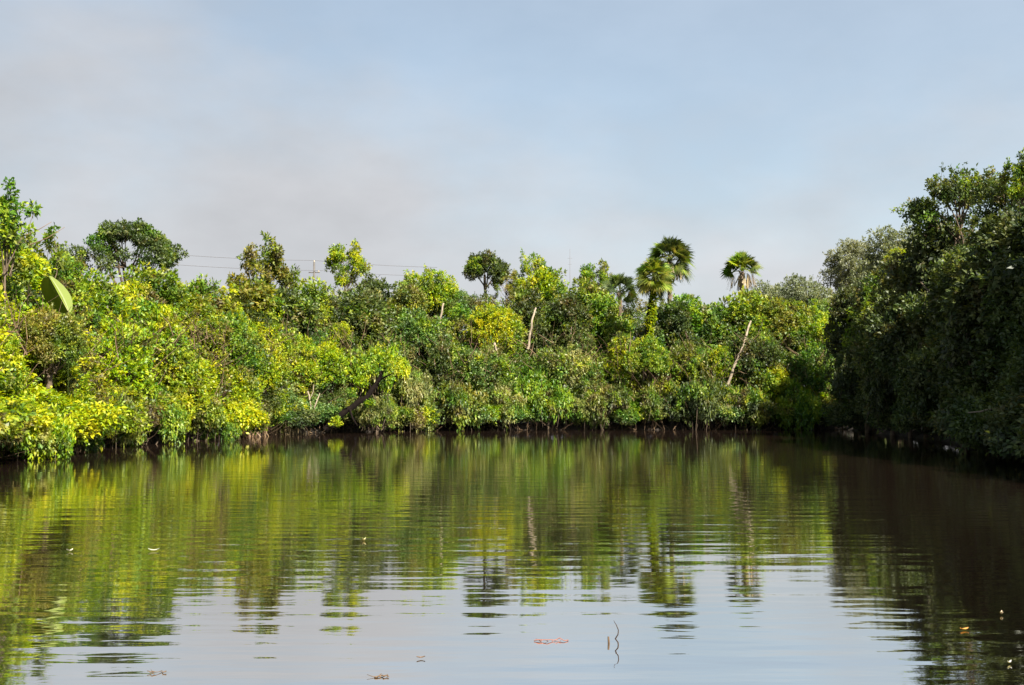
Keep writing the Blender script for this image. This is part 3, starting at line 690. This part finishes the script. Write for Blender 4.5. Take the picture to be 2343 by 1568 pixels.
lg = bare_trunk('leaning_log', [(745, 985, 0), (785, 945, 0), (835, 912, 0), (868, 870, 0.1), (880, 842, 0.1)], 55.2, [0.16, 0.15, 0.13, 0.11, 0.07], 'dark_bark', 'dark thick log leaning out over the water from the left of centre', 'log', 10,
                [((800, 937, 55.1), (818, 975, 55.0), 0.07), ((850, 895, 55.2), (828, 850, 55.4), 0.05), ((866, 872, 55.2), (905, 850, 55.0), 0.05), ((830, 914, 55.2), (800, 880, 55.6), 0.04), ((872, 862, 55.2), (868, 820, 55.3), 0.05)])
bare_trunk('leaning_tree', [(1208, 800, 0), (1213, 765, 0), (1217, 735, 0), (1226, 705, 0.6)], 66.5, [0.08, 0.07, 0.06, 0.05], 'pale_bark', 'white slanting trunk lit in the gap under a dark shrub, right of centre')
bare_trunk('leaning_tree', [(1664, 880, 0), (1683, 830, 0), (1698, 795, 0), (1718, 735, 0.9)], 64.5, [0.085, 0.08, 0.07, 0.05], 'pale_bark', 'long pale leaning trunk left of the small bright yellow bush')
bare_trunk('trunk_stub', [(1007, 740, 0), (1011, 712, 0), (1015, 694, 0.1)], 67.3, [0.065, 0.06, 0.05], 'pale_bark', 'short pale broken trunk stub below the skyline, left of the round headed tree')
bare_trunk('leaning_tree', [(1138, 826, 0), (1136, 806, 0), (1131, 785, 0)], 64.4, [0.09, 0.08, 0.07], 'pale_bark', 'short pale stem in mid bank below the light yellow green bush')
bare_trunk('forked_stems', [(716, 962, 0), (712, 935, 0), (704, 895, 0)], 55.0, [0.07, 0.05, 0.03], 'pale_bark', 'pale forked bare stems behind the foot of the leaning log', 'stems', 6,
           [((716, 960, 55), (732, 900, 55), 0.05), ((708, 915, 55), (718, 880, 55), 0.025)])
bare_trunk('drooping_branch', [(2400, 925, 0), (2330, 935, 0), (2270, 936, 0), (2215, 945, 0)], 27.6, [0.05, 0.04, 0.03, 0.015], 'pale_bark', 'pale nearly level branch reaching out of the dark bank at right', 'branch', 6)
rng = np.random.default_rng(5); lv = []; lt = []
for u, v, D, r in ((825, 872, 55.0, .35), (850, 842, 55.2, .42), (805, 900, 55.0, .25), (905, 838, 54.8, .4), (880, 818, 55.2, .4), (770, 965, 54.8, .22), (845, 925, 54.6, .2)):
    c = at(u, v, D) - lg.location; v_, t_ = blob_leaves(rng, c, (r, r, r * .8), int(150 * r)); lv.append(v_); lt.append(t_)
put('foliage', leaf_mesh('log_foliage', np.concatenate(lv), np.concatenate(lt)), M['yellow'], lg)
# bare twigs against the sky at the upper left
for a, b_, lab in (((70, 560, 30), (148, 520, 30), 'lower bare twig sticking out against the sky at the upper left'), ((40, 545, 30), (118, 508, 30), 'upper bare twig sticking out against the sky at the upper left')):
    p0, p1 = at(*a), at(*b_); tb = Tubes(); m_ = (p1 - p0) * .5 - Vector((0, 0, .06))
    tb.add([Vector((0, 0, 0)), m_, p1 - p0], [0.018, 0.012, 0.006], 5, 0.6)
    tag(put('bare_twig', tb.mesh('bare_twig'), M['twig'], loc=p0), lab, 'twig')

# pale dead grass at the bank behind the left point
def grass(name, u, D, n, hgt, spread, mat, label):
    rng = np.random.default_rng(int(u)); p = at(u, 980, D); g = max(gz(p.x, p.y), 0.0); V = []
    for i in range(n):
        b_ = np.array([rng.normal(0, spread), rng.normal(0, spread * .5), -0.05]); a = rng.uniform(0, 6.283); l = hgt * rng.uniform(.5, 1.1)
        s = np.array([math.cos(a), math.sin(a), 0]) * 0.012; e = b_ + np.array([rng.normal(0, .35) * l, rng.normal(0, .35) * l, l])
        V.append(np.stack([b_ - s, b_ + s, e + s * .3, e - s * .3]))
    return tag(put(name, leaf_mesh(name, np.array(V), rng.uniform(0, 1, n)), M[mat], loc=(p.x, p.y, g)), label, 'grass')
grass('grass_tuft', 545, 49.6, 320, 0.9, 0.55, 'dead_frond', 'pale dead grass tuft at the water just right of the left point')
grass('grass_tuft', 640, 53.6, 220, 0.7, 0.5, 'dead_frond', 'smaller pale grass tuft at the water left of the leaning log')

# ------------------------------------------------------------------ the big folded leaf near the left edge
base = at(152, 745, 30.4)
V = []; F = []; C_ = []
n = 13
rib = [at(112, 632, 30.4).lerp(at(157, 714, 30.3), i / (n - 1)) - base for i in range(n)]
def lim(i, k): return math.sin(math.pi * (0.04 + 0.93 * i / (n - 1))) ** 0.7 * k
for i in range(n):
    d0 = Vector((-0.62, 0.62, -0.05)) * lim(i, 1.2) ** 0.6; d1 = Vector((0.30, 0.28, 0.02)) * lim(i, 0.75)
    for k in range(4): V.append(tuple(rib[i] + d0 * (1 - k / 4) + Vector((0, 0.03 * math.sin(k), 0))))
    V.append(tuple(rib[i]))
    for k in range(1, 4): V.append(tuple(rib[i] + d1 * k / 3))
for i in range(n - 1):
    for k in range(7):
        a = i * 8 + k; F += [a, a + 1, a + 9, a + 8]; C_.append(4)
bigm = leaf_material('big leaf', (0.08, 0.11, 0.010), (0.12, 0.15, 0.012), (0.15, 0.17, 0.015), trans=0.12)
o = thing('broad_leaf_plant', base, 'single huge smooth folded leaf among small leaved bushes near the left edge', 'plant')
put('blade', mesh_np('blade', V, F, C_, np.full(len(C_), .5), smooth=True), bigm, o)
tb = Tubes(); tb.add(rib, [0.006 + 0.006 * i / n for i in range(n)], 6, 1.0); put('midrib', tb.mesh('midrib'), M['pale'], o)
tb = Tubes(); tb.add([rib[-1], Vector((0.03, 0.05, -0.2)), Vector((0.05, 0.2, -(base.z - gz(base.x, base.y)))) ], [0.022, 0.028, 0.035], 7, 0.6); put('stalk', tb.mesh('stalk'), M['pale'], o)

# ------------------------------------------------------------------ utility pole, wires, mast
metal = bark_material('weathered grey wood', (0.06, 0.055, 0.05), (0.14, 0.13, 0.12), 3.0)
D = 100.0; top = at(719, 600, D)
o = thing('utility_pole', (top.x, top.y, gz(top.x, top.y)), 'grey utility pole carrying two wires on the skyline left of centre', 'utility pole')
hp = top.z - o.location.z
tb = Tubes(); tb.add([(0, 0, -.3), (0, 0, hp * .5), (0, 0, hp)], [0.15, 0.12, 0.09], 10, 0.5); put('pole', tb.mesh('pole'), metal, o)
tb = Tubes(); tb.add([(-0.5, 0, hp - .95), (0.5, 0, hp - .95)], [0.06, 0.06], 4, 0.4); put('crossarm', tb.mesh('crossarm'), metal, o)
for x, z in ((0.0, 0.0), (0.42, -0.92)):
    tb = Tubes(); tb.add([(x, 0, hp + z), (x, 0, hp + z + .08), (x, 0, hp + z + .16)], [0.05, 0.07, 0.03], 8, 1.0); put('insulator', tb.mesh('insulator'), M['pale_bark'], o)
wire = bark_material('dull wire', (0.10, 0.10, 0.11), (0.16, 0.16, 0.17))
for path, lab in (([(-260, 508, 78), (0, 532, 84), (140, 559, 87.5), (420, 584, 94), (719, 596, 100), (1000, 612, 108)], 'upper power line sloping across the left sky to the pole'),
                  ([(-260, 536, 78), (0, 556, 84), (140, 580, 87.5), (420, 607, 94), (730, 619, 100), (1000, 632, 108)], 'lower power line just above the bushes left of the pole')):
    pts = [at(*q_) for q_ in path]; o0 = pts[0].copy(); tb = Tubes()
    fine = []
    for i in range(len(pts) - 1):
        for j in range(5): fine.append(pts[i].lerp(pts[i + 1], j / 5) - o0 - Vector((0, 0, .10 * math.sin(math.pi * j / 5))))
    fine.append(pts[-1] - o0); tb.add(fine, [0.022] * len(fine), 5, 0.5)
    tag(put('power_line', tb.mesh('power_line'), wire, loc=o0), lab, 'wire', 'power lines over the left bank')
D = 140.0; top = at(1304, 570, D)
o = thing('antenna_mast', (top.x, top.y, gz(top.x, top.y)), 'thin faint mast on the skyline right of the yellow green shrub', 'mast')
hp = top.z - o.location.z
tb = Tubes(); tb.add([(0, 0, -.3), (0, 0, hp * .7), (0, 0, hp)], [0.07, 0.045, 0.025], 6, .5); put('mast_pole', tb.mesh('mast_pole'), wire, o)
for x, z in ((.3, 1.2), (.2, 2.0)):
    tb = Tubes(); tb.add([(-x, 0, hp - z), (x, 0, hp - z)], [.02, .02], 4, .5); put('antenna_bar', tb.mesh('antenna_bar'), wire, o)

# ------------------------------------------------------------------ on the water
def floating_leaf(u, v, ln, wd, col, label, rz, curl=0.02, name='floating_leaf'):
    p = on_water(u, v); V = []; F = []; C_ = []
    for i in range(6):
        q_ = i / 5; wv_ = wd * 0.5 * math.sin(math.pi * (0.08 + 0.88 * q_)) ** 0.8
        for s in (-1, 0, 1): V.append(((q_ - .5) * ln, s * wv_, 0.006 + curl * (abs(s) * .6 + (2 * q_ - 1) ** 2)))
    for i in range(5):
        for k in range(2): a = i * 3 + k; F += [a, a + 1, a + 4, a + 3]; C_.append(4)
    m = leaf_material('fallen leaf', tuple(c * .7 for c in col), col, tuple(min(.9, c * 1.2) for c in col), trans=.15)
    ob = put(name, mesh_np(name, V, F, C_, np.random.default_rng(int(u)).uniform(0, 1, len(C_)), smooth=True), m, loc=p)
    ob.rotation_euler = (0, 0, rz); return tag(ob, label, 'leaf', 'leaves floating on the water')
floating_leaf(963, 1508, 0.045, 0.022, (0.16, 0.09, 0.05), 'small brown leaf floating alone on the pale water near the bottom', 0.2, .006)
floating_leaf(2207, 1443, 0.058, 0.03, (0.50, 0.22, 0.06), 'orange leaf floating in the dark reflection at lower right', 0.3, .008)
floating_leaf(2310, 1520, 0.03, 0.018, (0.7, 0.68, 0.6), 'small whitish leaf floating near the lower right corner', 0.4, .01)
floating_leaf(833, 1238, 0.04, 0.03, (0.7, 0.62, 0.35), 'cream leaf floating in the dark reflection left of centre', 0.6, .02)
floating_leaf(352, 1262, 0.10, 0.035, (0.6, 0.6, 0.45), 'pale leaf floating in the yellow reflection at left', 0.3, .015)
floating_leaf(160, 1263, 0.06, 0.03, (0.55, 0.55, 0.40), 'pale leaf floating in the brown reflection at far left', 0.9, .015)
floating_leaf(2292, 1408, 0.035, 0.02, (0.5, 0.4, 0.25), 'tan leaf floating in the dark reflection above the orange leaf', 1.0, .015)
def floating_twig(u0, u1, v, r, mat, label, bumps=4):
    a, b_ = on_water(u0, v), on_water(u1, v - 1); rng = np.random.default_rng(int(u0)); tb = Tubes(); k = 9
    tb.add([(b_ - a) * (i / (k - 1)) + Vector((0, rng.normal(0, .01), 0.004 + abs(rng.normal(0, .004)))) for i in range(k)], [r * rng.uniform(.5, 1.2) for i in range(k)], 5, .5)
    for i in range(bumps):
        q_ = (b_ - a) * rng.uniform(.1, .9); tb.add([q_, q_ + Vector((rng.normal(0, .02), rng.normal(0, .03), .012))], [r * .6, r * .3], 4, .7)
    return tag(put('floating_twig', tb.mesh('floating_twig'), mat, loc=a), label, 'twig', 'twigs floating on the water')
redt = bark_material('reddish twig', (0.16, 0.07, 0.05), (0.35, 0.16, 0.12))
floating_twig(1222, 1300, 1468, 0.003, redt, 'thin reddish twig floating left of the hooked stem', 6)
floating_twig(344, 380, 1541, 0.003, M['twig'], 'thin dark twig floating near the bottom at left')
floating_twig(857, 890, 1551, 0.004, M['twig'], 'faint thin twig floating near the bottom left of centre')
# hooked stem standing in the water
p = on_water(1415, 1476); o = thing('hooked_stem', p, 'thin hooked reed stem standing out of the pale water', 'stem')
f = lambda u, v: at(u, v, p.y) - p
tb = Tubes(); tb.add([f(1416, 1486), f(1414, 1470), f(1408, 1462), f(1414, 1452), f(1415, 1442), f(1410, 1430), f(1404, 1420)], [.003, .0035, .004, .003, .0025, .002, .001], 6, .2)
put('stalk', tb.mesh('stalk'), M['twig'], o)
p = on_water(1393, 1472); f = lambda u, v: at(u, v, p.y) - p
tb = Tubes(); tb.add([f(1393, 1484), f(1393, 1470), f(1392, 1457)], [.006, .006, .005], 6, .4)
tag(put('broken_stem', tb.mesh('broken_stem'), M['twig'], loc=p), 'short broken reed stub left of the hooked stem', 'stem')
